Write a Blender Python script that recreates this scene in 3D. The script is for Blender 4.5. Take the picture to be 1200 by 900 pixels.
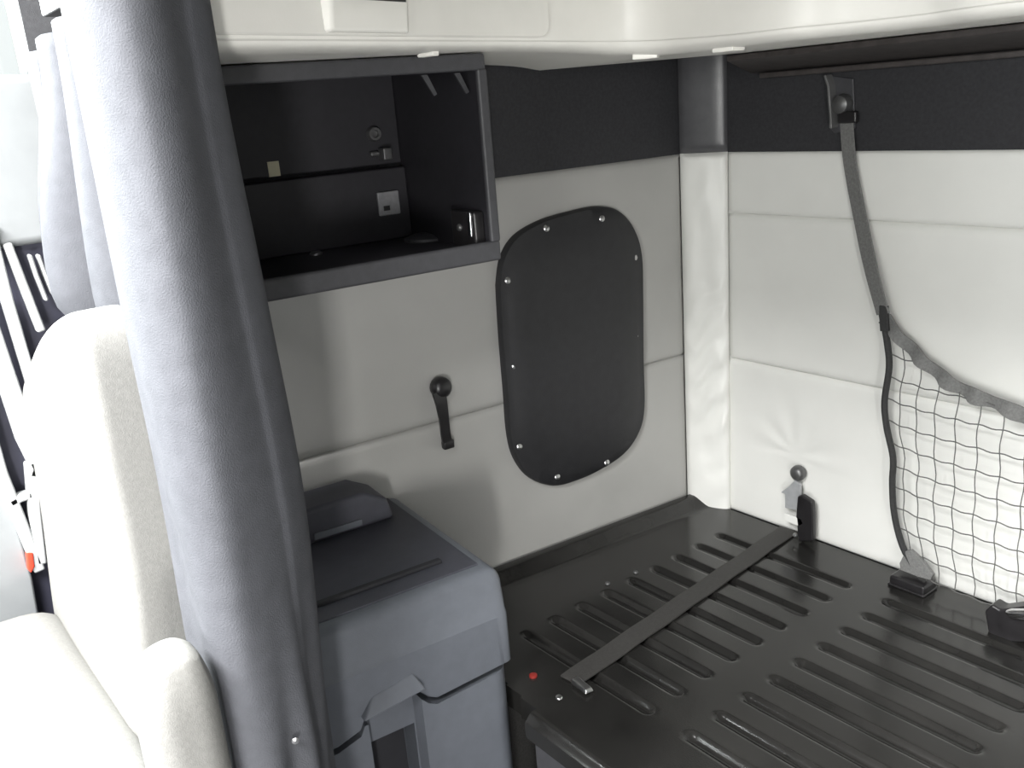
import bpy, bmesh, math, random
from mathutils import Vector, Matrix, noise
random.seed(4)
for o in list(bpy.data.objects): bpy.data.objects.remove(o)
scene = bpy.context.scene
C = scene.collection

# ------------------------------------------------------------------ camera
F = 1080.0                                    # focal length in pixels of the 1200x900 frame
ROLL = math.atan(.081)
PITCH = math.atan(333 * math.cos(ROLL) / F)
_n = Vector((.081, 1, 0)).normalized()
_down = (_n * math.cos(PITCH) + Vector((0, 0, math.sin(PITCH)))).normalized()
_Z = -_down
_v = Vector((-868, -263, F)); _v -= _Z * _v.dot(_Z)
_X = -_v.normalized(); _Y = _Z.cross(_X)
ROT = Matrix((_X, _Y, _Z))                    # image-space (right, down, forward) -> world
CAM = Vector((0, 0, 1.35))
cd = bpy.data.cameras.new('camera'); cam = bpy.data.objects.new('camera', cd); C.objects.link(cam)
cd.sensor_width = 36; cd.lens = F / 1200 * 36; cd.clip_start = .02
r_ = ROT @ Vector((1, 0, 0)); u_ = ROT @ Vector((0, -1, 0)); b_ = ROT @ Vector((0, 0, -1))
cam.matrix_world = Matrix(((r_.x, u_.x, b_.x, 0), (r_.y, u_.y, b_.y, 0), (r_.z, u_.z, b_.z, CAM.z), (0, 0, 0, 1)))
scene.camera = cam

# ------------------------------------------------------------------ daylight and added roof fill
w = bpy.data.worlds.new('overcast_sky'); scene.world = w; w.use_nodes = True
bg = w.node_tree.nodes['Background']; bg.inputs[0].default_value = (.96, .98, 1, 1); bg.inputs[1].default_value = 1.05
def area(name, loc, rot, sx, sy, power, col):
    l = bpy.data.lights.new(name, 'AREA'); l.shape = 'RECTANGLE'; l.size = sx; l.size_y = sy; l.energy = power; l.color = col
    o = bpy.data.objects.new(name, l); C.objects.link(o); o.location = loc; o.rotation_euler = rot
    return o
H = math.pi / 2
area('daylight_passenger_window', (-1.60, -.42, 1.72), (0, -H, 0), .62, 1.25, 190, (.97, 1, 1))
area('added_roof_fill_passenger', (-.90, -.70, 2.12), (0, 0, 0), .45, .6, 110, (1, 1, 1))  # added fill lamp for the seat, curtain and lower rear wall
area('added_roof_fill_driver', (-.05, -.70, 2.12), (0, 0, 0), .6, .6, 88, (1, 1, 1))  # added fill lamp that brightens the lower rear wall
area('daylight_windshield_passenger', (-.95, -1.62, 1.52), (H, 0, 0), .8, .75, 30, (.98, 1, 1))
area('daylight_windshield_driver', (.55, -1.62, 1.45), (H, 0, 0), .8, .65, 33, (.99, 1, .96))
area('daylight_driver_door', (1.08, -.52, 1.15), (0, H, 0), .9, .7, 5, (1, .99, .96))
area('daylight_driver_step', (1.08, -.80, .80), (0, H, .5), .40, .32, 50, (1, .99, .97))
scene.view_settings.view_transform = 'Standard'; scene.view_settings.look = 'None'
scene.view_settings.exposure = 0.0; scene.view_settings.gamma = 1

# ------------------------------------------------------------------ photo pixels -> planes
def ray(u, v): return (ROT @ Vector((u - 600, v - 450, F))).normalized()
def on_plane(u, v, p, n):
    d = ray(u, v); return CAM + d * ((p - CAM).dot(n) / d.dot(n))
def onz(u, v, z): return on_plane(u, v, Vector((0, 0, z)), Vector((0, 0, 1)))
def onx(u, v, x): return on_plane(u, v, Vector((x, 0, 0)), Vector((1, 0, 0)))
def ony(u, v, y): return on_plane(u, v, Vector((0, y, 0)), Vector((0, 1, 0)))
P0 = Vector((-1.206, .868, 0)); DS = Vector((.0968, .9953, 0)).normalized(); NS = Vector((DS.y, -DS.x, 0))
YB = 1.325                                    # rear wall
def W(s, off, z): return P0 + DS * s + NS * off + Vector((0, 0, z))     # along the side wall, out of it, up
def side(u, v, off=0):                        # pixel -> (s, z) on the plane `off` in front of the side wall
    p = on_plane(u, v, P0 + NS * off, NS); return (p - P0).dot(DS), p.z
ZB = .55                                      # top of the bunk base

# ------------------------------------------------------------------ materials
MATS = {}
def mat(name, col, rough=.6, metal=0, var=.08, scale=30, bump=0, bscale=400, spec=.5, emit=None, wave=None):
    m = bpy.data.materials.new(name); m.use_nodes = True; nt = m.node_tree; N = nt.nodes; L = nt.links
    b = N['Principled BSDF']; b.inputs['Roughness'].default_value = rough; b.inputs['Metallic'].default_value = metal
    b.inputs['Specular IOR Level'].default_value = spec
    tc = N.new('ShaderNodeTexCoord'); no = N.new('ShaderNodeTexNoise'); no.inputs['Scale'].default_value = scale
    no.inputs['Detail'].default_value = 5; L.new(tc.outputs['Object'], no.inputs['Vector'])
    cr = N.new('ShaderNodeValToRGB')
    cr.color_ramp.elements[0].position = .3; cr.color_ramp.elements[1].position = .7
    cr.color_ramp.elements[0].color = tuple(c * (1 - var) for c in col) + (1,)
    cr.color_ramp.elements[1].color = tuple(min(1, c * (1 + var)) for c in col) + (1,)
    L.new(no.outputs['Fac'], cr.inputs['Fac']); L.new(cr.outputs['Color'], b.inputs['Base Color'])
    if bump:
        n2 = N.new('ShaderNodeTexNoise'); n2.inputs['Scale'].default_value = bscale; L.new(tc.outputs['Object'], n2.inputs['Vector'])
        bp = N.new('ShaderNodeBump'); bp.inputs['Strength'].default_value = bump; bp.inputs['Distance'].default_value = .001
        L.new(n2.outputs['Fac'], bp.inputs['Height']); L.new(bp.outputs['Normal'], b.inputs['Normal'])
    if emit: b.inputs['Emission Color'].default_value = emit + (1,); b.inputs['Emission Strength'].default_value = 1
    MATS[name] = m; return m
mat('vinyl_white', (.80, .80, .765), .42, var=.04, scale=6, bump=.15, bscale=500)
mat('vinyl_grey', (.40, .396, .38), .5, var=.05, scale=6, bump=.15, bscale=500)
mat('fabric_dark', (.033, .033, .036), .75, var=.15, scale=200, bump=.4, bscale=900, spec=.3)
mat('plastic_dark', (.020, .019, .023), .55, var=.12, scale=90, bump=.2, bscale=700)
mat('plastic_charcoal', (.052, .052, .057), .5, var=.1, scale=90, bump=.2, bscale=700)
mat('plastic_black', (.016, .015, .016), .32, var=.2, scale=50, bump=.15, bscale=600)
mat('bunk_black', (.017, .0165, .0155), .20, var=.25, scale=14, bump=.08, bscale=420)
mat('panel_black', (.020, .020, .022), .5, var=.12, scale=60, bump=.3, bscale=800)
mat('cabinet_grey', (.128, .138, .158), .42, var=.05, scale=60, bump=.2, bscale=800)
mat('cabinet_dark', (.055, .056, .070), .55, var=.08, scale=60, bump=.2, bscale=800)
mat('bin_cream', (.90, .885, .83), .38, var=.02, scale=20, bump=.06, bscale=600)
mat('trim_grey', (.36, .36, .34), .5, var=.05)
mat('rubber', (.02, .02, .024), .7)
mat('webbing_grey', (.175, .175, .17), .75, var=.2, scale=300, bump=.5, bscale=1200)
mat('webbing_dark', (.040, .038, .036), .65, var=.2, scale=300, bump=.5, bscale=1200)
mat('cord', (.11, .11, .105), .8, var=.2, scale=300)
mat('cord_black', (.03, .03, .03), .8, var=.2, scale=300)
mat('steel', (.62, .62, .62), .3, metal=1, var=.08, scale=80)
mat('steel_light', (.42, .43, .44), .4, metal=.25, var=.08, scale=80)
mat('steel_dark', (.14, .14, .14), .4, metal=.6, var=.15, scale=80)
mat('chrome', (.85, .85, .87), .18, metal=1, var=.03)
mat('curtain', (.078, .080, .089), .8, var=.08, scale=60, bump=.5, bscale=700, spec=.2)
mat('seat_cloth', (.225, .222, .21), .85, var=.07, scale=250, bump=.4, bscale=900, spec=.2)
mat('door_grey', (.24, .25, .255), .5, var=.04)
mat('door_navy', (.05, .05, .075), .6, var=.12)
mat('door_bar', (.42, .43, .43), .45, var=.04)
mat('red', (.75, .06, .03), .35, var=.1)
mat('red_dull', (.22, .02, .015), .5, var=.1)
mat('sticker', (.62, .58, .42), .6, var=.06)
mat('label_grey', (.24, .24, .25), .55, var=.15, scale=120)
mat('liner', (.20, .195, .185), .8, var=.06)
mat('floor_rubber', (.06, .06, .065), .7, var=.2, scale=40, bump=.4, bscale=300)
mat('carpet', (.085, .083, .08), .9, var=.2, scale=300, bump=.5, bscale=900)
def glass(name):
    m = bpy.data.materials.new(name); m.use_nodes = True; nt = m.node_tree; nt.nodes.clear()
    o = nt.nodes.new('ShaderNodeOutputMaterial'); mx = nt.nodes.new('ShaderNodeMixShader')
    t = nt.nodes.new('ShaderNodeBsdfTransparent'); g = nt.nodes.new('ShaderNodeBsdfGlossy'); mx.inputs[0].default_value = .06
    t.inputs[0].default_value = (.95, .97, .96, 1); g.inputs['Roughness'].default_value = .02
    nt.links.new(t.outputs[0], mx.inputs[1]); nt.links.new(g.outputs[0], mx.inputs[2])
    nt.links.new(mx.outputs[0], o.inputs[0]); MATS[name] = m
glass('glass')

# ------------------------------------------------------------------ mesh helpers
def link(name, bm, m, parent=None, smooth=True, bevel=0, segs=3, sub=0, angle=40):
    me = bpy.data.meshes.new(name); bmesh.ops.recalc_face_normals(bm, faces=bm.faces); bm.to_mesh(me); bm.free()
    for p in me.polygons: p.use_smooth = smooth
    me.materials.append(MATS[m] if isinstance(m, str) else m)
    o = bpy.data.objects.new(name, me); C.objects.link(o)
    if parent: o.parent = parent
    if bevel:
        b = o.modifiers.new('bevel', 'BEVEL'); b.width = bevel; b.segments = segs; b.limit_method = 'ANGLE'; b.angle_limit = math.radians(35)
    if sub:
        s = o.modifiers.new('sub', 'SUBSURF'); s.levels = sub; s.render_levels = sub
    if smooth:
        try: me.set_sharp_from_angle(angle=math.radians(angle))
        except Exception: pass
        if bevel: o.modifiers.new('wn', 'WEIGHTED_NORMAL')
    return o
def empty(name, loc=(0, 0, 0)):
    o = bpy.data.objects.new(name, None); C.objects.link(o); o.location = loc; o.empty_display_size = .05
    return o
def tag(o, label, cat, group=None):
    o['label'] = label; o['category'] = cat
    if group: o['group'] = group
    return o
def struct(o, label=None):
    o['kind'] = 'structure'
    if label: o['label'] = label
    return o
def put(o, root):                              # parent while keeping the world position
    bpy.context.view_layer.update()
    o.parent = root; o.matrix_parent_inverse = root.matrix_world.inverted()
    return o
def hexa(bm, pts):                             # 8 points: bottom ring 0-3, top ring 4-7
    v = [bm.verts.new(p) for p in pts]
    for f in ((3, 2, 1, 0), (4, 5, 6, 7), (0, 1, 5, 4), (1, 2, 6, 5), (2, 3, 7, 6), (3, 0, 4, 7)): bm.faces.new([v[i] for i in f])
def box(bm, x0, x1, y0, y1, z0, z1):
    hexa(bm, [(x0, y0, z0), (x1, y0, z0), (x1, y1, z0), (x0, y1, z0), (x0, y0, z1), (x1, y0, z1), (x1, y1, z1), (x0, y1, z1)])
def wbox(bm, s0, s1, o0, o1, z0, z1):          # a box in side-wall coordinates
    hexa(bm, [W(s0, o0, z0), W(s1, o0, z0), W(s1, o1, z0), W(s0, o1, z0), W(s0, o0, z1), W(s1, o0, z1), W(s1, o1, z1), W(s0, o1, z1)])
def BX(name, m, parent, *a, bevel=.002, segs=2):
    bm = bmesh.new(); box(bm, *a); o = link(name, bm, m, None, bevel=bevel, segs=segs)
    return put(o, parent) if parent else o
def WB(name, m, parent, *a, bevel=.002, segs=2):
    bm = bmesh.new(); wbox(bm, *a); o = link(name, bm, m, None, bevel=bevel, segs=segs)
    return put(o, parent) if parent else o
def prism(bm, pts, vec):                       # polygon (3-D points) pushed along vec
    vec = Vector(vec); a = [bm.verts.new(p) for p in pts]; b = [bm.verts.new(Vector(p) + vec) for p in pts]; n = len(pts)
    bm.faces.new(a); bm.faces.new(b[::-1])
    for i in range(n): bm.faces.new((a[i], a[(i + 1) % n], b[(i + 1) % n], b[i]))
def tube(bm, path, r, n=8, cap=True):
    path = [Vector(p) for p in path]; rings = []; up = None
    for i, p in enumerate(path):
        t = (path[min(i + 1, len(path) - 1)] - path[max(i - 1, 0)]).normalized()
        if up is None: up = Vector((0, 0, 1)) if abs(t.z) < .9 else Vector((1, 0, 0))
        a = t.cross(up).normalized(); up = a.cross(t).normalized()
        rr = r[i] if isinstance(r, (list, tuple)) else r
        rings.append([bm.verts.new(p + (a * math.cos(2 * math.pi * k / n) + up * math.sin(2 * math.pi * k / n)) * rr) for k in range(n)])
    for i in range(len(rings) - 1):
        for k in range(n): bm.faces.new((rings[i][k], rings[i][(k + 1) % n], rings[i + 1][(k + 1) % n], rings[i + 1][k]))
    if cap: bm.faces.new(rings[0][::-1]); bm.faces.new(rings[-1])
def ribbon(bm, path, widths, thick, wdir):     # flat band along a path; wdir = list of width directions
    n = len(path); A = []
    for i, p in enumerate(path):
        p = Vector(p); t = (Vector(path[min(i + 1, n - 1)]) - Vector(path[max(i - 1, 0)])).normalized()
        wd = Vector(wdir[i] if isinstance(wdir, list) else wdir); wd = (wd - t * wd.dot(t)).normalized(); nn = t.cross(wd).normalized()
        h = (widths[i] if isinstance(widths, list) else widths) / 2
        A.append([bm.verts.new(p + wd * a * h + nn * b * thick / 2) for a, b in ((-1, -1), (1, -1), (1, 1), (-1, 1))])
    for i in range(n - 1):
        for k in range(4): bm.faces.new((A[i][k], A[i][(k + 1) % 4], A[i + 1][(k + 1) % 4], A[i + 1][k]))
    bm.faces.new(A[0][::-1]); bm.faces.new(A[-1])
def disc(bm, c, n, prof, seg=16):              # lathe: prof = [(radius, height along n)]
    c = Vector(c); n = Vector(n).normalized(); a = n.orthogonal().normalized(); b = n.cross(a); rings = []
    for r, h in prof:
        rings.append([bm.verts.new(c + n * h + (a * math.cos(2 * math.pi * k / seg) + b * math.sin(2 * math.pi * k / seg)) * max(r, 1e-5)) for k in range(seg)])
    for i in range(len(rings) - 1):
        for k in range(seg): bm.faces.new((rings[i][k], rings[i][(k + 1) % seg], rings[i + 1][(k + 1) % seg], rings[i + 1][k]))
    bm.faces.new(rings[0][::-1]); bm.faces.new(rings[-1])
def surf(bm, nu, nv, f):
    g = [[bm.verts.new(f(i / (nu - 1), j / (nv - 1))) for j in range(nv)] for i in range(nu)]
    for i in range(nu - 1):
        for j in range(nv - 1): bm.faces.new((g[i][j], g[i + 1][j], g[i + 1][j + 1], g[i][j + 1]))
    return g
def pad(name, m, parent, O, U, V, Nn, thick=.014, edge=.02, nu=40, nv=24, wr=None):
    """padded panel with rolled edges: O corner, U and V edge vectors, Nn normal"""
    O, U, V, Nn = Vector(O), Vector(U), Vector(V), Vector(Nn).normalized(); lu, lv = U.length, V.length
    def f(a, b):
        d = min(a * lu, (1 - a) * lu, edge) / edge; e = min(b * lv, (1 - b) * lv, edge) / edge
        h = thick * (1 - (1 - d) ** 2) ** .5 * (1 - (1 - e) ** 2) ** .5 if d > 0 and e > 0 else 0
        p = O + U * a + V * b
        h += .0015 * noise.noise(p * 7) * min(d, e)
        if wr: h += wr(p) * min(d, e)
        return p + Nn * h
    def warp(t, L):                            # more samples near the edges
        k = [0, .1, .3, .6, 1]
        return t
    bm = bmesh.new(); surf(bm, nu, nv, f)
    ed = [e for e in bm.edges if e.is_boundary]
    r = bmesh.ops.extrude_edge_only(bm, edges=ed); bmesh.ops.translate(bm, vec=-Nn * .004, verts=[x for x in r['geom'] if isinstance(x, bmesh.types.BMVert)])
    o = link(name, bm, m, None, angle=80)
    return put(o, parent)
def cut(o, cutters):                           # boolean difference, baked
    for c in cutters:
        b = o.modifiers.new('cut', 'BOOLEAN'); b.object = c; b.operation = 'DIFFERENCE'; b.solver = 'EXACT'
    bpy.context.view_layer.update()
    me = bpy.data.meshes.new_from_object(o.evaluated_get(bpy.context.evaluated_depsgraph_get()))
    o.modifiers.clear(); o.data = me
    for c in cutters: bpy.data.objects.remove(c)
    return o
def sm(t): t = max(0., min(1., t)); return t * t * (3 - 2 * t)
def catmull(pts, n=10):
    pts = [Vector(p) for p in pts]; out = []
    for i in range(len(pts) - 1):
        a, b, c, d = pts[max(i - 1, 0)], pts[i], pts[i + 1], pts[min(i + 2, len(pts) - 1)]
        for k in range(n):
            t = k / n; out.append(.5 * (2 * b + (c - a) * t + (2 * a - 5 * b + 4 * c - d) * t * t + (3 * b - a - 3 * c + d) * t ** 3))
    return out + [pts[-1]]

# ================================================================== STRUCTURE
XD = 1.00                                       # driver side of the cab
bm = bmesh.new(); box(bm, -1.45, XD + .05, -1.5, 1.40, -.04, 0); struct(link('floor', bm, 'floor_rubber'), 'dark rubber cab floor')
bm = bmesh.new()
for q in ((-1.45, -1.15, -1.5, 1.40), (.30, XD + .05, -1.5, 1.40), (-1.15, .30, -1.5, -1.05), (-1.15, .30, -.35, 1.40)): box(bm, *q, 2.05, 2.09)
struct(link('ceiling', bm, 'liner'), 'grey fabric headliner of the cab with an added opening for roof fill light')  # opening added so the roof fill lamps shine through
# rear wall
wb = struct(empty('wall_back', (0, YB, 0)), 'rear sleeper wall, dark fabric above white padded vinyl')
BX('backing', 'carpet', wb, -1.30, XD, YB + .012, YB + .05, 0, 2.05, bevel=0)
ZD = 1.233
ZS1, ZS2 = 1.127, .857
xl = -1.088
pad('dark_band', 'fabric_dark', wb, (xl - .01, YB, ZD), (XD - xl, 0, 0), (0, 0, .42), (0, -1, 0), .006, .006, 30, 12)
cx, cz = -.935, .70
def star(p):                                    # stretch creases around the belt anchor
    dx, dz = p.x - cx, p.z - cz; r = math.hypot(dx, dz)
    if r > .14 or dz < -.01: return 0
    a = math.atan2(dz, dx); return .0022 * math.cos(a * 9) * (1 - r / .14) * min(1, r / .03)
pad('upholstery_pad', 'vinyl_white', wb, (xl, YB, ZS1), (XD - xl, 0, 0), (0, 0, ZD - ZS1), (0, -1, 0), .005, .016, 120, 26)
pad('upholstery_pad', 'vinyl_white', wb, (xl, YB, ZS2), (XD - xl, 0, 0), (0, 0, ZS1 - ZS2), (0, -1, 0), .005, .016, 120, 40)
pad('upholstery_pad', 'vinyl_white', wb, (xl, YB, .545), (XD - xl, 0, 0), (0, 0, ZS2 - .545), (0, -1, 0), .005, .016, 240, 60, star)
# passenger side wall of the sleeper
ws = struct(empty('wall_passenger', W(0, 0, 0)), 'passenger side sleeper wall, dark fabric above grey padded vinyl')
S0, S1 = -.60, .425
WB('backing', 'carpet', ws, S0, S1 + .03, -.05, -.008, 0, 2.05, bevel=0)
up = Vector((0, 0, 1))
pad('dark_band', 'fabric_dark', ws, W(S0, -.002, ZD), DS * (S1 - S0), up * .42, NS, .006, .006, 30, 12)
def wavy(p): return .0012 * noise.noise(p * 22)
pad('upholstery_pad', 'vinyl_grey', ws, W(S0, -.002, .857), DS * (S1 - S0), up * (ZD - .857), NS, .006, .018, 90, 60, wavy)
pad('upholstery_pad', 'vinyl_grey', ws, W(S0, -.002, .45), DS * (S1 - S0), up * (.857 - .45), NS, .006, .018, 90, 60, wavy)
# padded corner post
tc = struct(empty('trim_1', (-1.13, 1.31, 0)), 'padded corner strip between the two sleeper walls')
A = W(S1 - .004, .002, 0); B = Vector((xl + .004, YB - .002, 0))
def corner(name, m, z0, z1, bulge, wrk, nv):
    def f(a, b):
        z = z0 + (z1 - z0) * b; p = A.lerp(B, a); n = Vector((.72, -.69, 0))
        e = min(b * (z1 - z0), (1 - b) * (z1 - z0), .012) / .012
        h = bulge * max(0, 1 - (2 * a - 1) ** 4) ** .5 * (1 - (1 - e) ** 2) ** .5
        if wrk:
            k = sm((b - .22) / .2) * sm((.72 - b) / .15) + .25
            ph = (z * 1.0 - a * .075 * .9) * 95
            h += .0065 * k * math.sin(ph + 2.4 * noise.noise(Vector((a * 2, z * 9, 3)))) * sm(a / .25) * sm((1 - a) / .2) * (.4 + .8 * noise.noise(Vector((1, z * 16, a * 3))) ** 2 * 2)
            h += .004 * noise.noise(Vector((a * 3, z * 12, 0))) * sm(a / .2) * sm((1 - a) / .2)
        return p + Vector((0, 0, z)) + n * h
    bm = bmesh.new(); surf(bm, 22, nv, f); return put(link(name, bm, m, None, angle=80), tc)
corner('corner_pad', 'vinyl_white', .50, ZD + .001, .016, True, 170)
mat('corner_dark_lit', (.085, .085, .09), .30, var=.1, scale=60, bump=.2, bscale=700)  # base colour lifted above the dark band to paint in the corner highlight
corner('corner_cap', 'corner_dark_lit', ZD + .001, 1.45, .012, False, 30)
# driver side, front and passenger door side of the cab
wd = struct(empty('wall_driver', (XD, 0, 0)), 'driver side of the cab')
BX('wall_panel', 'plastic_charcoal', wd, XD, XD + .05, -1.5, 1.40, 0, .50, bevel=0)
BX('wall_panel', 'plastic_charcoal', wd, XD, XD + .05, -1.5, 1.40, 1.80, 2.05, bevel=0)
BX('wall_panel', 'carpet', wd, XD, XD + .05, -.07, 1.40, .50, 1.80, bevel=0)
BX('wall_panel', 'plastic_charcoal', wd, XD, XD + .05, -1.5, -.97, .50, 1.80, bevel=0)
wf = struct(empty('wall_front', (0, -1.5, 0)), 'dashboard and windshield frame')
BX('dashboard', 'plastic_charcoal', wf, -1.45, XD + .05, -1.54, -1.20, 0, 1.12, bevel=.02)
BX('header', 'liner', wf, -1.45, XD + .05, -1.54, -1.40, 1.92, 2.05, bevel=.01)
wh = struct(empty('trim_2', (0, .3, 1.47)), 'unseen header added over the sleeper opening to shade the upper rear wall')  # out of view, added to hold roof fill off the upper rear wall
BX('added_header_panel', 'liner', wh, -1.19, XD, .300, .330, 1.49, 2.05, bevel=.004)
XP = -1.36
d1 = struct(empty('door_1', (XP, 0, 0)), 'passenger door with light grey trim, dark pocket and pale diagonal bars')
def dp(u, v, x): p = onx(u, v, x); return p.y, p.z
zt = 1.430; zm = 1.216
BX('trim_panel', 'door_grey', d1, XP - .05, XP, -1.2, .42, zm, zt, bevel=.012, segs=4)
BX('pocket_back', 'door_navy', d1, XP - .06, XP - .022, -1.2, .42, .30, zm, bevel=0)
BX('window_frame', 'plastic_black', d1, XP - .05, XP - .005, .285, .42, zt, 2.05, bevel=.004)
BX('window_frame', 'plastic_black', d1, XP - .05, XP - .005, -1.2, -1.08, zt, 2.05, bevel=.004)
BX('window_frame', 'plastic_black', d1, XP - .05, XP - .005, -1.2, .42, 1.99, 2.05, bevel=.004)
BX('pane', 'glass', d1, XP - .03, XP - .027, -1.08, .285, zt, 1.99, bevel=0)
def bar(px, wpx, name='diagonal_bar', m='door_bar', x=XP + .004, th=.016):
    pts = [onx(u, v, x) for u, v in px]; bm = bmesh.new(); ribbon(bm, pts, [wp * .00122 * 1.0 for wp in wpx], th, (0, 1, 0))
    return put(link(name, bm, m, None, bevel=.003, segs=2), d1)
bar([(8, 285), (26, 332), (48, 388)], [9, 9, 9])
bar([(-14, 262), (8, 352), (38, 452)], [11, 12, 12])
bar([(-30, 330), (6, 440), (30, 510), (52, 560)], [18, 20, 22, 18])
bar([(-36, 425), (0, 553), (24, 612), (46, 668)], [14, 14, 13, 12])
bar([(36, 540), (40, 600), (48, 660)], [14, 13, 11], 'upright_bar')
bar([(34, 298), (42, 322), (54, 352)], [4, 4, 4]); bar([(44, 298), (52, 320), (62, 345)], [4, 4, 4])
bar([(10, 590), (24, 582), (38, 578)], [10, 10, 10], 'cross_bar')
bar([(34, 552), (46, 554), (62, 550)], [12, 12, 12], 'cross_bar')
bm = bmesh.new()
prism(bm, [onx(u, v, XP) for u, v in ((-90, 300), (-36, 425), (0, 555), (22, 622), (38, 676), (60, 800), (-90, 800))], (-.02, 0, 0))
put(link('lower_panel', bm, 'door_grey', None, bevel=.004), d1)
bm = bmesh.new(); prism(bm, [onx(u, v, XP + .014) for u, v in ((31, 648), (39, 648), (41, 664), (37, 672), (33, 668))], (-.012, 0, 0))
o = put(link('reflector', bm, 'red', None, bevel=.002), d1); o['label'] = 'red reflector on the door'

# ================================================================== BUNK BASE
bunk = tag(empty('sleeper_bunk', (-.3, .95, 0)), 'black ribbed bunk base panel with no mattress on it', 'bunk')
RY = [.752 + .0577 * k for k in range(9)]
GX = [(-1.025, -.752), (-.690, -.425), (-.365, -.10), (-.04, .225), (.285, .55)]
def groove(x, y):
    k = round((y - .752) / .0577)
    if k < 0 or k > 8: return 0
    dy = abs(y - RY[k]); best = 0
    for a, b in GX:
        dx = max(a + .009 - x, x - (b - .009), 0); d = math.hypot(dx, dy)
        if d < .0125: best = max(best, 1 - sm((d - .0045) / .0065))
    return best
def hz(x, y):
    h = ZB - .0075 * groove(x, y)
    e = -1.206 + (y - .868) * .097 + .022      # rolled rim beside the side wall
    h += .020 * sm((e + .030 - x) / .030)
    h -= .010 * (1 - sm((y - .622) / .018)) ** 2
    return h
bx = []; x = -1.225
while x < .98: bx.append(x); x += .0052 if x < -.42 else .010
by = []; y = .622
while y < 1.3135: by.append(y); y += .0036
bm = bmesh.new(); g = {}
for i, x in enumerate(bx):
    for j, y in enumerate(by):
        xx = max(x, -1.206 + (y - .868) * .097 + .012) if x < -1.12 else x
        if x < -.868 and y < .674 - .097 * (x + 1.22): continue
        g[i, j] = bm.verts.new((xx, y, hz(xx, y)))
for i in range(len(bx) - 1):
    for j in range(len(by) - 1):
        q = [g.get(k) for k in ((i, j), (i + 1, j), (i + 1, j + 1), (i, j + 1))]
        if all(q): 
            try: bm.faces.new(q)
            except ValueError: pass
bmesh.ops.remove_doubles(bm, verts=bm.verts, dist=.0002)
ed = [e for e in bm.edges if e.is_boundary]
r = bmesh.ops.extrude_edge_only(bm, edges=ed)
for vv in r['geom']:
    if isinstance(vv, bmesh.types.BMVert): vv.co.z = ZB - .035
put(link('ribbed_panel', bm, 'bunk_black', None, angle=60), bunk)
BX('front_board', 'plastic_charcoal', bunk, -.862, .98, .632, .650, .06, ZB - .034, bevel=.003)
BX('side_board', 'plastic_black', bunk, -.880, -.862, .655, 1.30, .0, ZB - .036, bevel=.003)
BX('plinth', 'plastic_black', bunk, -.862, .98, .66, .68, 0, .06, bevel=.002)
def screw(root, p, n, r=.004, m='steel', name='screw'):
    bm = bmesh.new(); disc(bm, p, n, [(r, -.001), (r, .0012), (r * .8, .0026), (r * .3, .0032)], 12)
    return put(link(name, bm, m, None), root)
screw(bunk, onz(655, 818, ZB - .001), (0, 0, 1), .0055)
for u, v in ((712, 684), (745, 671)): screw(bunk, onz(u, v, ZB), (0, 0, 1), .0045, 'steel_dark')
p = onz(625, 793, ZB); bm = bmesh.new(); disc(bm, (p.x, p.y, ZB + .0005), (0, 0, 1), [(.006, 0), (.006, .003), (.004, .004), (.002, .0042)], 16)
tag(link('red_cap', bm, 'red_dull'), 'small red plastic cap on the bunk beside the grey cabinet', 'cap')
# webbing laid across the ribs
st = tag(empty('bunk_strap', onz(800, 706, ZB)), 'flat dark webbing strap lying across the ribbed bunk panel', 'strap')
a, b = onz(668, 800, ZB), onz(925, 622, ZB)
path = [a.lerp(b, t / 24) + Vector((0, 0, .0035 + .0008 * math.sin(t * 1.3))) for t in range(25)]
bm = bmesh.new(); ribbon(bm, path, .036, .0025, (1, 0, 0)); put(link('webbing', bm, 'webbing_dark', None), st)
c = onz(680, 802, ZB + .006); bm = bmesh.new()
hexa(bm, [c + Vector(q) for q in ((-.014, -.006, -.003), (.02, -.008, -.003), (.022, .006, -.003), (-.012, .008, -.003), (-.014, -.004, .004), (.018, -.006, .003), (.02, .004, .003), (-.012, .006, .006))])
o = put(link('end_clip', bm, 'steel', None, bevel=.0015), st); o['label'] = 'bright steel end clip'

# ================================================================== OVERHEAD CABINET
ov = tag(empty('overhead_cabinet', (-1.05, .75, 1.38)), 'cream plastic overhead cabinet above the dark open cubby', 'cabinet')
ZC = CAM.z + .070
def hcrease(u): return .070 - .015 * sm((u - 600) / 300)
cp = [onz(u, v, CAM.z + hcrease(u)) for u, v in ((247, 45), (400, 46), (580, 47), (700, 47.5), (760, 47), (820, 43), (870, 38.5), (930, 31.5), (1000, 25), (1080, 16), (1200, 0))]
cp = catmull(cp + [Vector((-.2, 1.155, cp[-1].z)), Vector((.3, 1.155, cp[-1].z)), Vector((.97, 1.155, cp[-1].z))], 8)
def nrm_at(i):
    t = (cp[min(i + 1, len(cp) - 1)] - cp[max(i - 1, 0)]).normalized(); return Vector((t.y, -t.x, 0))
def drop(i): return cp[i].z - CAM.z - (.059 - .018 * sm((i - 15) / 20))
prof = []
bm = bmesh.new(); rows = []
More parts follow.
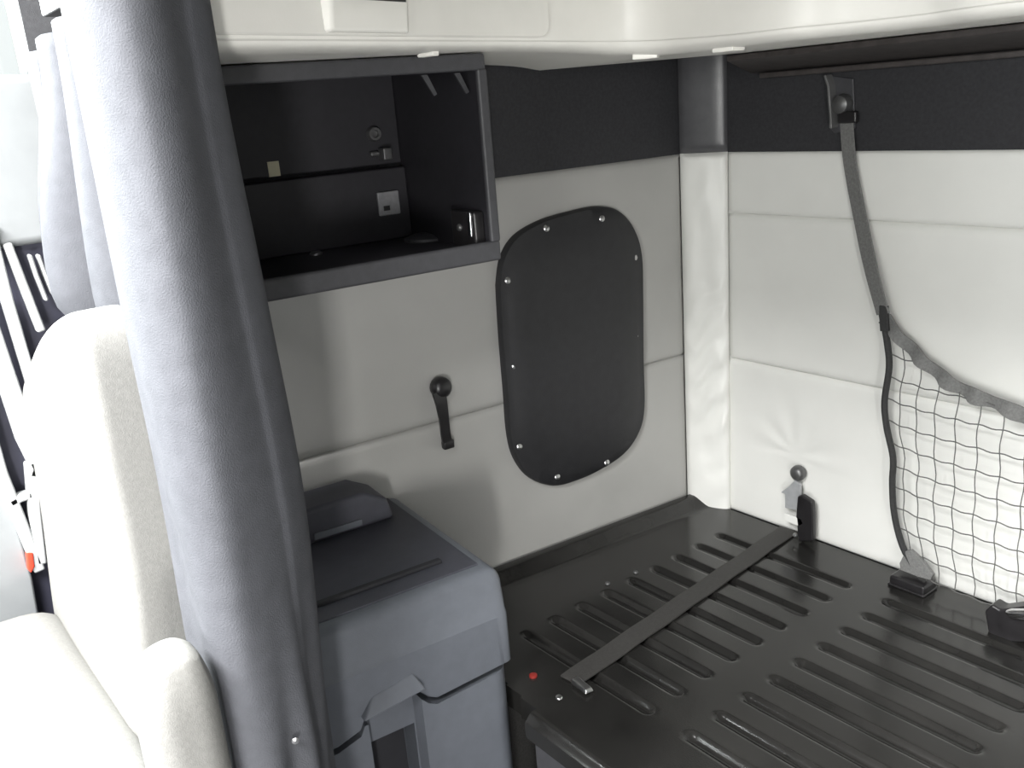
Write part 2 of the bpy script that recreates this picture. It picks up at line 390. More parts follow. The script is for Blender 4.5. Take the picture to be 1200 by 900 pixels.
for i, p in enumerate(cp):
    n = nrm_at(i); dz = drop(i); r = [(0, .36), (0, .10), (0, .004), (-.0015, 0), (-.004, -.0015)]
    r += [(-.004 - .030 * (1 - math.cos(k * math.pi / 12)), -.002 - (dz - .002) * math.sin(k * math.pi / 12)) for k in range(1, 7)]
    def back_to(q):                              # inside end of the underside, just clear of the walls
        if i < 40: s_ = (q - P0).dot(DS); e = W(s_, .012, 0); 
        else: e = Vector((q.x, YB - .012, 0))
        return e
    rr = [p + n * a + Vector((0, 0, b)) for a, b in r]
    e = back_to(p); t = rr[-1]; rr.append(Vector((e.x, e.y, t.z)) if (i < 40 or e.y > t.y) else t + Vector((0, .001, 0)))
    rr.append(Vector((rr[-1].x, rr[-1].y, ZC + .36))); rr[0].z = ZC + .36
    rows.append([bm.verts.new(q) for q in rr])
for i in range(len(rows) - 1):
    for k in range(len(rows[0])): bm.faces.new((rows[i][k], rows[i + 1][k], rows[i + 1][(k + 1) % len(rows[0])], rows[i][(k + 1) % len(rows[0])]))
bm.faces.new(rows[0]); bm.faces.new(rows[-1][::-1])
put(link('body', bm, 'bin_cream', None, angle=35), ov)
# hinged door with a rounded lower corner; seam at pixel column 638
def at_len(L):
    acc = 0
    for i in range(len(cp) - 1):
        d = (cp[i + 1] - cp[i]).length
        if acc + d >= L: return cp[i].lerp(cp[i + 1], (L - acc) / d), nrm_at(i)
        acc += d
def len_at_px(u):
    acc = 0; best = 0; last = -1e9
    for i in range(len(cp) - 1):
        q = ROT.transposed() @ (cp[i] - CAM)
        px_ = 600 + F * q.x / q.z
        if px_ > u: return acc - best * (px_ - u) / max(1e-6, px_ - last)
        best = (cp[i + 1] - cp[i]).length; acc += best; last = px_
    return acc
LD = len_at_px(640); R = .014
def dlow(L):                                     # lower edge with a rounded corner
    d = LD - L
    return 0 if d > R else R - math.sqrt(max(0, R * R - (R - d) ** 2))
bm = bmesh.new(); rows = []
Ls = [LD * k / 40 for k in range(36)] + [LD - R * (1 - math.sin(k * math.pi / 16)) for k in range(0, 9)]
Ls = sorted(set(l for l in Ls if l <= LD))
for L in Ls:
    p, n = at_len(max(L, .0005)); lo = .003 + dlow(L)
    rows.append([bm.verts.new(p + n * a + Vector((0, 0, b))) for a, b in ((-.001, lo), (.0045, lo), (.006, lo + .0016), (.006, .34), (-.001, .34))])
for i in range(len(rows) - 1):
    for k in range(5): bm.faces.new((rows[i][k], rows[i + 1][k], rows[i + 1][(k + 1) % 5], rows[i][(k + 1) % 5]))
bm.faces.new(rows[0]); bm.faces.new(rows[-1][::-1])
dr = put(link('door', bm, 'bin_cream', None, angle=35), ov)
# latch on the door
Ll = len_at_px(428); pl, nl = at_len(Ll); tl = Vector((-nl.y, nl.x, 0))
hw = .063
bm = bmesh.new(); Z = Vector((0, 0, 1))
hexa(bm, [pl + tl * a + nl * b + Z * c for a, b, c in ((-hw, .004, .0045), (hw, .004, .0045), (hw * .9, .011, .006), (-hw * .9, .011, .006), (-hw * 1.02, .004, .060), (hw * 1.02, .004, .060), (hw * .9, .0145, .035), (-hw * .9, .0145, .035))])
lt = put(link('latch', bm, 'bin_cream', None, bevel=.006, segs=4), dr)
bm = bmesh.new()
hexa(bm, [pl + tl * a + nl * b + Z * c for a, b, c in ((-hw * .84, .004, .0385), (hw * .84, .004, .0385), (hw * .84, .0155, .0350), (-hw * .84, .0155, .0350), (-hw * .8, .004, .085), (hw * .8, .004, .085), (hw * .8, .0085, .085), (-hw * .8, .0085, .085))])
o = put(link('latch_opening', bm, 'plastic_black', None, bevel=.001), dr); o['label'] = 'dark finger opening above the latch'
# strip under the door and small mounting lugs
for u, v, wd_ in ((527, 56, .006), (752, 69, .017), (832, 69, .017)):
    L = len_at_px(u); p, n = at_len(L); i = min(range(len(cp)), key=lambda k: (cp[k] - p).length); t = Vector((-n.y, n.x, 0))
    q = p - n * .034 + Z * (-drop(i)); bm = bmesh.new()
    hexa(bm, [q + t * a * wd_ + n * b * .012 + Z * c for a, b, c in ((-1, -1, -.004), (1, -1, -.004), (1, 1, -.004), (-1, 1, -.004), (-1, -1, .006), (1, -1, .006), (1, 1, .006), (-1, 1, .006))])
    put(link('mounting_lug', bm, 'bin_cream', None, bevel=.0015), ov)
# dark rail at the rear wall under the upper bunk
rl = tag(empty('bunk_rail', (-.3, 1.30, 1.36)), 'dark brown rail along the rear wall under the cream cabinet', 'rail')
mat('rail_brown', (.055, .048, .046), .55, var=.25, scale=60, bump=.4, bscale=500)
BX('rail_flange', 'rail_brown', rl, -1.0, .97, 1.300, 1.3185, 1.352, 1.3605, bevel=.002)
bm = bmesh.new(); hexa(bm, [(-.98, 1.195, 1.381), (.97, 1.175, 1.381), (.97, 1.3185, 1.361), (-1.03, 1.3185, 1.361), (-.98, 1.195, 1.3895), (.97, 1.175, 1.3895), (.97, 1.3185, 1.3895), (-1.03, 1.3185, 1.3895)])
put(link('rail_panel', bm, 'rail_brown', None, bevel=.002), rl)

# ================================================================== OPEN CUBBY
cu = tag(empty('storage_cubby', W(-.3, .13, 1.15)), 'empty dark plastic open cubby on the side wall under the cream cabinet', 'cubby')
cs0, cs1, cof, cz0, cz1 = -.50, -.131, .26, 1.155, 1.4075
t = .010
WB('side_panel', 'plastic_dark', cu, cs1 - t, cs1, .012, cof, cz0, cz1, bevel=.002)
WB('side_panel', 'plastic_dark', cu, cs0, cs0 + t, .012, cof, cz0, cz1, bevel=.002)
WB('top_panel', 'plastic_dark', cu, cs0 + t, cs1 - t, .012, cof - .002, cz1 - .008, cz1, bevel=.001)
WB('bottom_panel', 'plastic_dark', cu, cs0 + t, cs1 - t, .012, cof - .004, cz0, cz0 + .012, bevel=.001)
s_, zl = side(340, 208, .03)
WB('back_panel', 'plastic_dark', cu, cs0 + t, cs1 - t, .012, .022, zl + .003, cz1 - .008, bevel=.002)
WB('back_panel', 'plastic_dark', cu, cs0 + t, cs1 - t, .012, .034, cz0 + .012, zl - .002, bevel=.003)
WB('front_lip', 'plastic_charcoal', cu, cs0, cs1 + .001, cof - .004, cof + .006, cz0 - .002, cz0 + .024, bevel=.004, segs=3)
WB('front_header', 'plastic_charcoal', cu, cs0, cs1 + .001, cof - .004, cof + .004, cz1 - .020, cz1, bevel=.003)
WB('front_stile', 'plastic_charcoal', cu, cs1 - .012, cs1 + .002, cof - .003, cof + .0055, cz0 + .022, cz1 - .018, bevel=.003)
def sp(u, v, off): s, z = side(u, v, off); return W(s, off, z)
bm = bmesh.new(); disc(bm, sp(437, 157, .0225), NS, [(.0105, -.002), (.0105, .006), (.009, .009), (.0055, .009), (.005, .004), (.0005, .004)], 20)
put(link('lock_ring', bm, 'steel_dark', None), cu)
s_, z_ = side(447, 180, .03)
WB('latch_bracket', 'steel_dark', cu, s_ - .002, s_ + .012, .022, .042, z_ - .009, z_ + .008)
WB('latch_tongue', 'steel_dark', cu, s_ - .016, s_ - .002, .022, .030, z_ - .003, z_ + .004)
s_, z_ = side(455, 238, .036)
o = sockp = WB('socket_plate', 'label_grey', cu, s_ - .017, s_ + .017, .034, .040, z_ - .017, z_ + .017, bevel=.002); o['label'] = 'grey square socket plate'
WB('plate_slot', 'plastic_black', sockp, s_ - .010, s_ + .0, .0395, .041, z_ - .010, z_ - .003, bevel=.0005)
s_, z_ = side(321, 198, .0225); o = WB('sticker', 'sticker', cu, s_ - .008, s_ + .008, .0215, .0232, z_ - .010, z_ + .010, bevel=.0003); o['label'] = 'small cream sticker'
q = sp(369, 288, .06); q.z = cz0 + .0125
bm = bmesh.new(); disc(bm, q, (0, 0, 1), [(.009, -.002), (.009, .002), (.006, .004), (.001, .0045)], 14); put(link('floor_screw', bm, 'steel', None), cu)
q = sp(500, 280, .08); q.z = cz0 + .0125
bm = bmesh.new(); disc(bm, q, (0, 0, 1), [(.034, -.002), (.033, .003), (.020, .0075), (.004, .009)], 24); put(link('cable_boss', bm, 'plastic_charcoal', None), cu)
# hinge at the front lower corner
s_, z_ = side(562, 268, cof - .03)
hb = WB('hinge_block', 'plastic_black', cu, cs1 - t - .016, cs1 - t + .001, cof - .075, cof - .012, cz0 + .013, cz0 + .062, bevel=.004)
o = WB('hinge_plate', 'chrome', hb, cs1 - t - .0175, cs1 - t - .0155, cof - .028, cof - .019, cz0 + .030, cz0 + .061, bevel=.0008); o['label'] = 'bright metal hinge plate'
screw(hb, W(cs1 - t - .0165, cof - .050, cz0 + .040), -DS, .005, 'steel_dark')
for ds in (.0, .045):                            # stay brackets at the upper corner
    bm = bmesh.new(); sA = cs1 - t - .006 - ds
    prism(bm, [W(sA - .020, cof - .01, cz1 - .021), W(sA - .012, cof - .01, cz1 - .021), W(sA, cof - .012, cz1 - .044), W(sA - .004, cof - .012, cz1 - .046)], -NS * .003)
    put(link('stay_bracket', bm, 'plastic_charcoal', None), cu)

# ================================================================== GREY CABINET
ca = tag(empty('side_cabinet', W(-.4, .17, 0)), 'grey moulded plastic cabinet with rounded lid standing beside the bunk', 'cabinet')
KO, KR, KT = .330, -.203, .757                   # front offset, right end, top
KL = -.53
def kf(u, v): s, z = side(u, v, KO); return s, z
seam = [kf(590, 779), kf(513, 819), kf(503, 818), kf(491, 811), kf(428, 845), kf(424, 857), kf(397, 877)]
z_r = seam[0][1]
low = [(KR, z_r)] + seam[1:]
sl = seam[-1]; low += [(KL, sl[1])]
lidp = low + [(KL, KT), (KR, KT)]
def shift(pts, dz): return [(s, z + dz) for s, z in pts]
bm = bmesh.new(); prism(bm, [W(s, .012, z) for s, z in lidp], NS * (KO - .012))
lid = link('lid', bm, 'cabinet_grey', None)
bev = lid.modifiers.new('b', 'BEVEL'); bev.width = .022; bev.segments = 6; bev.limit_method = 'WEIGHT'
me = lid.data; at = me.attributes.new('bevel_weight_edge', 'FLOAT', 'EDGE')
for e in me.edges:
    p, q = [me.vertices[k].co for k in e.vertices]; pts = [((x_ - P0).dot(DS), (x_ - P0).dot(NS), x_.z) for x_ in (p, q)]
    fr = all(abs(x_[1] - KO) < .001 for x_ in pts); tp = all(abs(x_[2] - KT) < .001 for x_ in pts); rt = all(abs(x_[0] - KR) < .001 for x_ in pts)
    if (fr and tp): at.data[e.index].value = .55
    elif (fr and rt): at.data[e.index].value = 1
    elif (tp and rt): at.data[e.index].value = .9
    elif fr and all(abs(x_[2] - KT) > .01 for x_ in pts) and not all(abs(x_[0] - KL) < .001 for x_ in pts): at.data[e.index].value = .15
for p in lid.data.polygons: p.use_smooth = True
cut(lid, [])
m1, m2 = kf(400, 786), kf(583, 730); zz = (m1[1] + m2[1]) / 2
bm = bmesh.new(); bm.from_mesh(lid.data)                     # the upper half of the lid front leans back above a crease
for zc in (zz - .003, zz + .003):
    bmesh.ops.bisect_plane(bm, geom=bm.verts[:] + bm.edges[:] + bm.faces[:], plane_co=(0, 0, zc), plane_no=(0, 0, 1))
for v in bm.verts:
    off = (v.co - P0).dot(NS)
    if off > KO - .06 and v.co.z > zz: v.co -= NS * (.003 + .010 * (v.co.z - zz) / (KT - zz)) * sm((off - KO + .06) / .05)
bm.to_mesh(lid.data); bm.free()
for p in lid.data.polygons: p.use_smooth = True
lid.data.set_sharp_from_angle(angle=math.radians(30)); put(lid, ca)
# pull lip under the lid edge
def kp(u, v, o_): s, z = side(u, v, o_); return W(s, o_, z)
bm = bmesh.new(); oo = KO + .013
T1, T2 = kp(436, 816, KO), kp(484, 788, KO); B1, B2 = kp(427, 848, oo), kp(500, 808, oo)
b1 = Vector(B1) - NS * .018; b2 = Vector(B2) - NS * .018; t1 = T1 - NS * .006; t2 = T2 - NS * .006
hexa(bm, [b1, b2, B2, B1, t1, t2, T2, T1])
put(link('pull_lip', bm, 'cabinet_grey', None, bevel=.003, segs=3), lid)
# gasket and body
bm3 = bmesh.new()
wbox(bm3, KL, KR - .004, .02, KO - .040, sl[1] - .03, z_r + .03); put(link('gasket', bm3, 'rubber', None), ca)
gap = .0105
bp = shift(low, -gap); bp = [(KR - .002, bp[0][1])] + bp[1:] + [(KL, 0), (KR - .002, 0)]
bm = bmesh.new(); prism(bm, [W(s, .012, z) for s, z in bp], NS * (KO - .004 - .012))
body = link('body', bm, 'cabinet_grey', None)
bev = body.modifiers.new('b', 'BEVEL'); bev.width = .028; bev.segments = 6; bev.limit_method = 'WEIGHT'
me = body.data; at = me.attributes.new('bevel_weight_edge', 'FLOAT', 'EDGE')
for e in me.edges:
    p, q = [me.vertices[k].co for k in e.vertices]; pts = [((x_ - P0).dot(DS), (x_ - P0).dot(NS), x_.z) for x_ in (p, q)]
    if all(abs(x_[1] - KO + .004) < .001 for x_ in pts) and all(abs(x_[0] - KR + .002) < .001 for x_ in pts): at.data[e.index].value = 1
ra, rb = kf(433, 850)[0], kf(500, 850)[0]; zr = kf(470, 868)[1]
c1 = bmesh.new(); hexa(c1, [W(s, o_, z) for s, o_, z in ((ra + .002, KO - .022, .12), (rb - .006, KO - .022, .12), (rb + .006, KO + .02, .12), (ra - .002, KO + .02, .12), (ra + .002, KO - .022, .75), (rb - .006, KO - .022, .75), (rb + .006, KO + .02, .75), (ra - .002, KO + .02, .75))])
c2 = bmesh.new(); wbox(c2, ra + .004, rb - .008, KO - .060, KO + .01, .16, zr)
cut(body, [link('cutter', c1, 'cabinet_grey', None, smooth=False), link('cutter', c2, 'cabinet_grey', None, smooth=False)])
for p in body.data.polygons: p.use_smooth = True
body.data.set_sharp_from_angle(angle=math.radians(38)); put(body, ca)
WB('recess_shade', 'rubber', body, ra + .006, rb - .010, KO - .0595, KO - .056, .165, zr - .004, bevel=.001)  # dark sheet added at the recess back to stand for its shade
# dark top tray, hinge line, raised rear
WB('top_tray', 'cabinet_dark', ca, KL + .004, KR - .022, .012, KO - .034, KT - .001, KT + .0025, bevel=.001)
q0, q1 = onz(405, 703, KT), onz(514, 658, KT); offh = ((q0 - P0).dot(NS) + (q1 - P0).dot(NS)) / 2; sh = (q1 - P0).dot(DS)
WB('hinge_line', 'rubber', ca, KL + .01, sh, offh - .005, offh + .005, KT + .001, KT + .0075, bevel=.002)
sr = -.247
bm = bmesh.new()
prism(bm, [W(sr, .012, KT + .001), W(sr - .008, .012, KT + .036), W(sr - .045, .012, KT + .056), W(KL, .012, KT + .056), W(KL, .012, KT + .001)], NS * .075)
rr_ = put(link('raised_rear', bm, 'cabinet_dark', None, bevel=.008, segs=3), ca)
WB('slot_highlight', 'cabinet_grey', rr_, sr - .13, sr - .055, .0865, .090, KT + .008, KT + .018, bevel=.001)  # lighter strip standing in for the highlight at the slot

# ================================================================== BLACK ACCESS PANEL
ap = tag(empty('access_panel', W(.16, .01, .68)), 'tall rounded black cover panel screwed to the grey side wall', 'panel')
outl = [(583, 335), (588, 302), (603, 277), (632, 259), (668, 248), (700, 242), (724, 247), (742, 267), (751, 298), (752.5, 350), (753, 420), (754, 478), (747, 508), (729, 533), (700, 552), (672, 564), (648, 569), (622, 561), (605, 541), (596, 512), (592, 460), (587, 400)]
o2 = [side(u, v, .012) for u, v in outl]
oc = catmull([Vector((s, z, 0)) for s, z in o2 + o2[:1]], 5)[:-1]
ctr = sum(oc, Vector()) / len(oc)
bm = bmesh.new(); rings = []
for k, (sc, off) in enumerate(((1.0, .004), (1.0, .013), (.985, .018), (.90, .0195), (.86, .0225), (.6, .0255), (.3, .027))):
    rings.append([bm.verts.new(W(ctr.x + (p.x - ctr.x) * sc, off, ctr.y + (p.y - ctr.y) * (sc if sc < .99 else sc))) for p in oc])
n = len(oc)
for i in range(len(rings) - 1):
    for k in range(n): bm.faces.new((rings[i][k], rings[i][(k + 1) % n], rings[i + 1][(k + 1) % n], rings[i + 1][k]))
bm.faces.new(rings[-1]); bm.faces.new(rings[0][::-1])
put(link('cover', bm, 'panel_black', None, angle=50), ap)
for u, v in ((640, 265), (706, 253.5), (745, 300), (746, 393), (746, 480), (653, 561), (608, 525), (602, 429), (594, 327), (712, 544)):
    s, z = side(u, v, .019)
    screw(ap, W(ctr.x + (s - ctr.x) * .985, .0175, ctr.y + (z - ctr.y) * .985), NS + Vector((0, 0, .25)), .0062)

# ================================================================== TETHER ON THE SIDE WALL
th = tag(empty('belt_tether', W(-.1, .01, .80)), 'short black strap hanging from a round bolt on the grey side wall', 'strap')
bm = bmesh.new(); disc(bm, sp(514, 453, .008), NS, [(.0165, 0), (.018, .006), (.017, .014), (.012, .019), (.004, .0205)], 20); put(link('bolt_head', bm, 'plastic_black', None), th)
pts = [sp(514, 458, .022), sp(517, 472, .024), sp(520, 490, .022), sp(522, 508, .019), sp(524, 518, .018)]
bm = bmesh.new(); ribbon(bm, pts, [.024, .020, .0165, .0165, .0165], .006, [DS] * 5); put(link('strap_loop', bm, 'plastic_black', None, bevel=.001), th)
s, z = side(524, 521, .017); WB('strap_tip', 'plastic_black', th, s - .0085, s + .0115, .011, .023, z - .007, z + .008, bevel=.003)

# ================================================================== BELT BUCKLE ON THE REAR WALL
bk = tag(empty('belt_buckle', (-.92, 1.30, ZB)), 'silver belt buckle hanging from a bolt at the rear edge of the bunk', 'buckle')
yk = YB - .012
bm = bmesh.new(); disc(bm, ony(938, 553, yk), (0, -1, 0), [(.013, 0), (.0145, .006), (.013, .013), (.008, .017), (.003, .018)], 20); put(link('bolt_head', bm, 'steel_dark', None), bk)
bm = bmesh.new(); prism(bm, [ony(u, v, yk - .010) for u, v in ((933, 562), (940, 566), (940, 578), (936, 597), (922, 594), (922, 578), (917, 576), (926, 569))], (0, -.006, 0))
put(link('tongue_plate', bm, 'steel_light', None, bevel=.0015), bk)
bm = bmesh.new(); prism(bm, [ony(u, v, yk - .014) for u, v in ((939, 579), (944, 578), (956, 586), (957, 600), (957, 632), (940, 632), (937, 603))], (0, -.012, 0))
o = put(link('buckle_body', bm, 'plastic_black', None, bevel=.003), bk); o['label'] = 'black plastic buckle body'
bm = bmesh.new(); prism(bm, [ony(u, v, yk - .022) for u, v in ((921, 601), (940, 607), (943, 613), (938, 616), (920, 609))], (0, -.004, 0)); put(link('webbing_bar', bm, 'vinyl_white', None, bevel=.001), bk)
screw(bk, ony(932, 627, yk - .028), (0, -.7, .7), .0045)

# ================================================================== NET ANCHOR AND NET
na = tag(empty('net_anchor', (-.86, 1.32, 1.25)), 'dark metal bracket with bolt on the dark band of the rear wall', 'bracket')
yw = YB - .006
bm = bmesh.new(); prism(bm, [ony(u, v, yw) for u, v in ((972, 88), (1002, 92), (1004, 150), (980, 156), (974, 150))], (0, -.005, 0)); put(link('back_plate', bm, 'plastic_charcoal', None, bevel=.0015), na)
mat('bracket_edge', (.16, .16, .16), .45, metal=.3, var=.1)
bm = bmesh.new(); ribbon(bm, [ony(u, v, yw - .013) for u, v in ((970, 88), (974, 100), (975.5, 120), (977, 140), (977, 150))], .018, .004, (0, 1, .0)); put(link('bracket_flange', bm, 'bracket_edge', None, bevel=.001), na)
bm = bmesh.new(); disc(bm, ony(990, 122, yw - .005), (0, -1, 0), [(.015, 0), (.016, .006), (.013, .015), (.007, .018), (.002, .019)], 20); put(link('bolt_head', bm, 'steel_dark', None), na)
# the net itself
nt = tag(empty('restraint_net', (-.35, 1.28, ZB)), 'black cord safety net with grey webbing top edge hanging on the rear wall', 'net')
yn = 1.285
lefte = [ony(u, v, yn) for u, v in ((1034, 368), (1040, 400), (1043, 430), (1038, 470), (1041, 500), (1049, 535), (1048, 565), (1050, 600), (1058, 635), (1070, 662))]
tops = [ony(u, v, yn) for u, v in ((1036, 366), (1062, 396), (1092, 424), (1125, 447), (1160, 462), (1205, 481))]
XM = -.34
tops += [Vector((-.47, yn, .842)), Vector((XM, yn, .832))]
tops += [Vector((2 * XM - p.x, p.y, p.z)) for p in tops[-2::-1]]
tcv = catmull(tops, 8)
def ztop(x):
    for a_, b_ in zip(tcv, tcv[1:]):
        if a_.x <= x <= b_.x: return a_.z + (b_.z - a_.z) * (x - a_.x) / max(1e-6, b_.x - a_.x)
    return tcv[0].z if x < tcv[0].x else tcv[-1].z
lcv = catmull(lefte, 6)
def xleft(z):
    for a_, b_ in zip(lcv, lcv[1:]):
        if b_.z <= z <= a_.z: return a_.x + (b_.x - a_.x) * (a_.z - z) / max(1e-6, a_.z - b_.z)
    return lcv[0].x if z > lcv[0].z else lcv[-1].x
def ynet(x, z): return yn - .010 * math.sin(max(0, min(1, (z - .56) / .4)) * math.pi) * sm((x + .80) / .15) * sm((2 * XM + .80 - x) / .15)
bm = bmesh.new(); tw = [.020 + .006 * math.sin(i * .9) for i in range(len(tcv))]
for i, p in enumerate(tcv): p.y = ynet(p.x, p.z) - .002 + .004 * math.sin(i * .8)
ribbon(bm, [p - Vector((0, 0, .008)) for p in tcv], [.021 + .003 * math.sin(i * .7) for i in range(len(tcv))], .003, [Vector((.35, -.25 * math.sin(i * .8), 1)) for i in range(len(tcv))])
put(link('top_band', bm, 'webbing_grey', None), nt)
xr = lambda z: 2 * XM - xleft(z)
for f_ in (xleft, xr):
    bm = bmesh.new(); tube(bm, [(f_(p.z), ynet(f_(p.z), p.z) - .001, p.z) for p in lcv], .0052, 8); put(link('edge_cord', bm, 'cord_black', None), nt)
G = .0355; zb = .565
x0 = -.778
nk = int((2 * XM - 2 * x0) / G)
def vx(k, z):                                    # vertical cord k follows the wavy edge near the side
    kk = k * G; d = xleft(z) - x0; x_ = x0 + kk + d * math.exp(-kk / .10)
    d2 = xr(z) - (2 * XM - x0); return x_ + d2 * math.exp(-(2 * XM - 2 * x0 - kk) / .10)
for k in range(1, nk + 1):
    pts = []; z = zb
    while True:
        x_ = vx(k, z); zz = ztop(x_) - .014
        if z >= zz: pts.append((x_, ynet(x_, zz), zz)); break
        pts.append((x_ + .0015 * math.sin(z * 90 + k), ynet(x_, z), z)); z += .012
    if len(pts) > 2:
        bm = bmesh.new(); tube(bm, pts, .00085, 5); put(link('net_cord', bm, 'cord', None), nt)
z = zb; j = 0
while z < .985:
    seg = []; segs = []
    xs = xleft(z); n_ = 130
    for i in range(n_ + 1):
        x_ = xs + (xr(z) - xs) * i / n_; zz = z + .0022 * math.sin((x_ - x0) / G * math.pi * 2) * .6 + .010 * math.exp(-(x_ - xs) / .06)
        if zz < ztop(x_) - .010: seg.append((x_, ynet(x_, z), zz))
        else:
            if len(seg) > 3: segs.append(seg)
            seg = []
    if len(seg) > 3: segs.append(seg)
    for sg in segs: bm = bmesh.new(); tube(bm, sg, .00105, 5); put(link('net_cord', bm, 'cord', None), nt)
    z += G; j += 1
# hanging webbing from the anchors to the net corners
for sx in (1, -1):
    pts = [ony(992, 141, yw - .012), ony(996, 190, yw - .014), ony(1008, 255, yw - .02), ony(1022, 320, yn - .004), ony(1035, 368, yn - .004)]
    if sx < 0: pts = [Vector((2 * XM - p.x, p.y, p.z)) for p in pts]
    bm = bmesh.new(); ribbon(bm, catmull(pts, 6), .0255, .003, (1, -.25, .1)); put(link('hanging_strap', bm, 'webbing_grey', None), nt)
q = ony(995, 138, yw - .013); BX('strap_buckle', 'plastic_black', nt, q.x - .017, q.x + .015, q.y - .006, q.y + .004, q.z - .008, q.z + .010, bevel=.003)
bm = bmesh.new(); ribbon(bm, [ony(u, v, yn - .006) for u, v in ((1036, 358), (1036, 372), (1037, 388))], .014, .005, (1, 0, 0)); put(link('corner_stitch', bm, 'cord_black', None, bevel=.001), nt)
bm = bmesh.new(); prism(bm, [ony(u, v, yn - .008) for u, v in ((1061, 646), (1067, 645), (1080, 657), (1093, 674), (1090, 680), (1075, 676), (1055, 668), (1054, 660))], (0, .008, 0)); put(link('corner_tab', bm, 'webbing_grey', None, bevel=.001), nt)
fa_ = tag(empty('net_floor_anchor', (-.69, 1.28, ZB)), 'black block holding the lower net corner on the bunk', 'anchor')
q = ony(1070, 672, yn - .004); BX('anchor_block', 'plastic_black', fa_, q.x - .030, q.x + .030, 1.262, 1.300, ZB + .0005, ZB + .018, bevel=.004)
BX('anchor_foot', 'plastic_black', fa_, q.x - .031, q.x + .031, 1.259, 1.302, ZB + .0003, ZB + .005, bevel=.002)
# latch at the net's middle
la = tag(empty('net_latch', (-.50, 1.26, ZB)), 'black latch with a chrome bar on the bunk under the net', 'latch')
q = onz(1170, 738, ZB)
bm = bmesh.new(); prism(bm, [ony(u, v, q.y + .012) for u, v in ((1164, 708), (1172, 700), (1182, 706), (1198, 704), (1225, 700), (1225, 745), (1180, 744), (1168, 732))], (0, -.028, 0))
lb = put(link('latch_body', bm, 'plastic_black', None, bevel=.004), la)
bm = bmesh.new(); tube(bm, [ony(u, v, q.y - .018) for u, v in ((1180, 718), (1186, 719), (1200, 720), (1222, 719))], [.004, .0075, .0085, .0085], 12); put(link('chrome_bar', bm, 'chrome', None), la)

# ================================================================== CURTAIN
ct = tag(empty('privacy_curtain', (-.75, .25, .04)), 'grey fabric sleeper curtain gathered in a tall roll behind the seat', 'curtain')
RP = catmull([Vector((x_, y_, 0)) for x_, y_ in ((-.835, .262), (-.828, .222), (-.800, .2005), (-.757, .1975), (-.722, .2035), (-.7045, .2185), (-.711, .240), (-.735, .268), (-.764, .2955), (-.790, .3045), (-.812, .298))], 9)
RL = [0]
for a_, b_ in zip(RP, RP[1:]): RL.append(RL[-1] + (b_ - a_).length)
def roll_pt(t, z):                               # t 0..1 around the gathered roll
    L = t * RL[-1]; i = 0
    while i < len(RL) - 2 and RL[i + 1] < L: i += 1
    p = RP[i].lerp(RP[i + 1], (L - RL[i]) / max(1e-6, RL[i + 1] - RL[i]))
    d = (RP[min(i + 2, len(RP) - 1)] - RP[max(i - 1, 0)]).normalized(); n = Vector((d.y, -d.x, 0))
    low_ = sm((1.00 - z) / .3); h = .0015 * math.sin(26 * t + z * 3) + .013 * math.exp(-((z - 1.02) / .25) ** 2) * sm((t - .6) / .2)
    h += low_ * (.0040 * math.sin(30 * t + z * 7) + .0030 * math.sin(52 * t - z * 5)) * (.35 + .65 * sm((t - .45) / .2))
    h += .0025 * noise.noise(Vector((t * 5, 2, z * 5)))
    h += .0020 * sm((t - .74) / .02) * sm((.93 - t) / .05)
    return Vector((p.x + n.x * h, p.y + n.y * h, z))
zs = [.04 + (1.468 - .04) * k / 90 for k in range(91)]
bm = bmesh.new(); rows = []
def wing(t, z):                                  # t 0..1 from the door side to the roll
    x = -1.19 + t * .35; amp = .017 * (1 - .3 * t); ph = t * 2 * math.pi * 4.5 + .8 * math.sin(z * 3)
    y = .266 + amp * math.sin(ph) + .010 * (1.47 - z) * math.sin(t * 9 + 1) 
    lean = -.040 * sm((1.45 - z) / .25) * sm((z - 1.10) / .08) * sm((.5 - t) / .35)
    y = max(y, .252 + .002 * math.sin(z * 9)) + lean
    return Vector((x + .010 * math.cos(ph), y, z))
NA = 90
for z in zs:
    row = []
    zt_ = lambda t: z
    for k in range(64):
        t_ = k / 64; p = wing(t_, z)
        if z > 1.3: p.z = z - (.026 - .02 * t_) * max(0, 1 - t_ * 1.4) * (z - 1.3) / .168
        row.append(p)
    for k in range(NA + 1):
        row.append(roll_pt(k / NA, z))
    rows.append([bm.verts.new(p) for p in row])
for i in range(len(rows) - 1):
    for k in range(len(rows[0]) - 1): bm.faces.new((rows[i][k], rows[i][k + 1], rows[i + 1][k + 1], rows[i + 1][k]))
put(link('curtain_cloth', bm, 'curtain', None, angle=180), ct)
s_ = ct.children[0].modifiers.new('thick', 'SOLIDIFY'); s_.thickness = .0016
bm = bmesh.new(); disc(bm, onx(346, 867, -.712), (.95, -.3, 0), [(.003, 0), (.0035, .002), (.001, .003)], 10); put(link('snap_stud', bm, 'steel', None), ct)
tk = tag(empty('curtain_track', (-1.0, .275, 1.47)), 'dark curtain track above the gathered curtain', 'track')
BX('track_bar', 'plastic_black', tk, -1.13, -.66, .262, .297, 1.472, 1.56, bevel=.003)

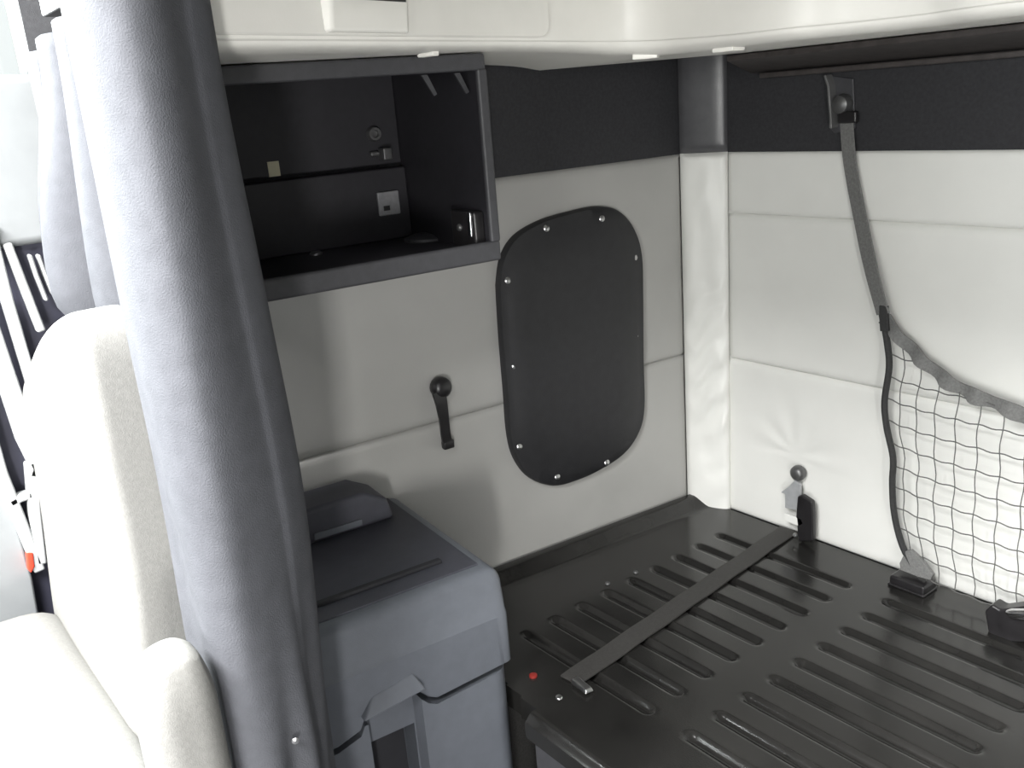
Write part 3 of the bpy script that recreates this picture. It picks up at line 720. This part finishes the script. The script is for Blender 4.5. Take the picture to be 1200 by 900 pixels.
# ================================================================== SEAT
se = tag(empty('passenger_seat', (-1.1, -.05, 0)), 'light grey cloth passenger seat with armrest in front of the curtain', 'seat')
def rounded(name, m, root, x0, x1, y0, y1, z0, z1, r, shape=None, n=(14, 10, 18)):
    bm = bmesh.new(); bmesh.ops.create_cube(bm, size=2)
    bmesh.ops.subdivide_edges(bm, edges=bm.edges, cuts=15, use_grid_fill=True)
    hx, hy, hz_ = (x1 - x0) / 2, (y1 - y0) / 2, (z1 - z0) / 2; c = Vector(((x0 + x1) / 2, (y0 + y1) / 2, (z0 + z1) / 2))
    for v in bm.verts:
        q = Vector((v.co.x * hx, v.co.y * hy, v.co.z * hz_)); rr = Vector(r) if not isinstance(r, float) else Vector((r, r, r))
        inner = Vector((max(-hx + rr.x, min(hx - rr.x, q.x)), max(-hy + rr.y, min(hy - rr.y, q.y)), max(-hz_ + rr.z, min(hz_ - rr.z, q.z))))
        d = Vector(((q.x - inner.x) / rr.x, (q.y - inner.y) / rr.y, (q.z - inner.z) / rr.z))
        if d.length > 1e-6:
            mxd = max(abs(d.x), abs(d.y), abs(d.z)); d = d.normalized() * mxd
        p = inner + Vector((d.x * rr.x, d.y * rr.y, d.z * rr.z)) + c
        if shape: p = shape(p)
        v.co = p
    return put(link(name, bm, m, None, angle=180, sub=1), root)
def bshape(p):
    d = max(0, -.89 - p.x)
    p.z -= .14 * (d / .38) ** 1.5 * sm((p.z - .75) / .38)
    p.y -= .022 * sm((1.0 - p.z) / .3) * sm((.25 - p.y) / .05)
    p.y += .004 * noise.noise(Vector((p.x * 4, p.z * 4, 1)))
    return p
rounded('backrest', 'seat_cloth', se, -1.285, -.885, .170, .243, .62, 1.197, (.03, .020, .045), bshape)
rounded('seat_cushion', 'seat_cloth', se, -1.275, -.80, -.40, .165, .46, .772, (.05, .05, .05))
def ashape(p):
    p.z += -.010 * ((p.y - .165) / .03) ** 2 if p.z > .88 else 0; return p
rounded('armrest', 'seat_cloth', se, -.765, -.698, .127, .193, .42, .934, (.028, .026, .024), ashape)
BX('armrest_hub', 'plastic_charcoal', se, -.90, -.75, .14, .18, .58, .70, bevel=.01)
BX('pedestal', 'plastic_charcoal', se, -1.22, -.86, -.32, .12, .0, .48, bevel=.02)
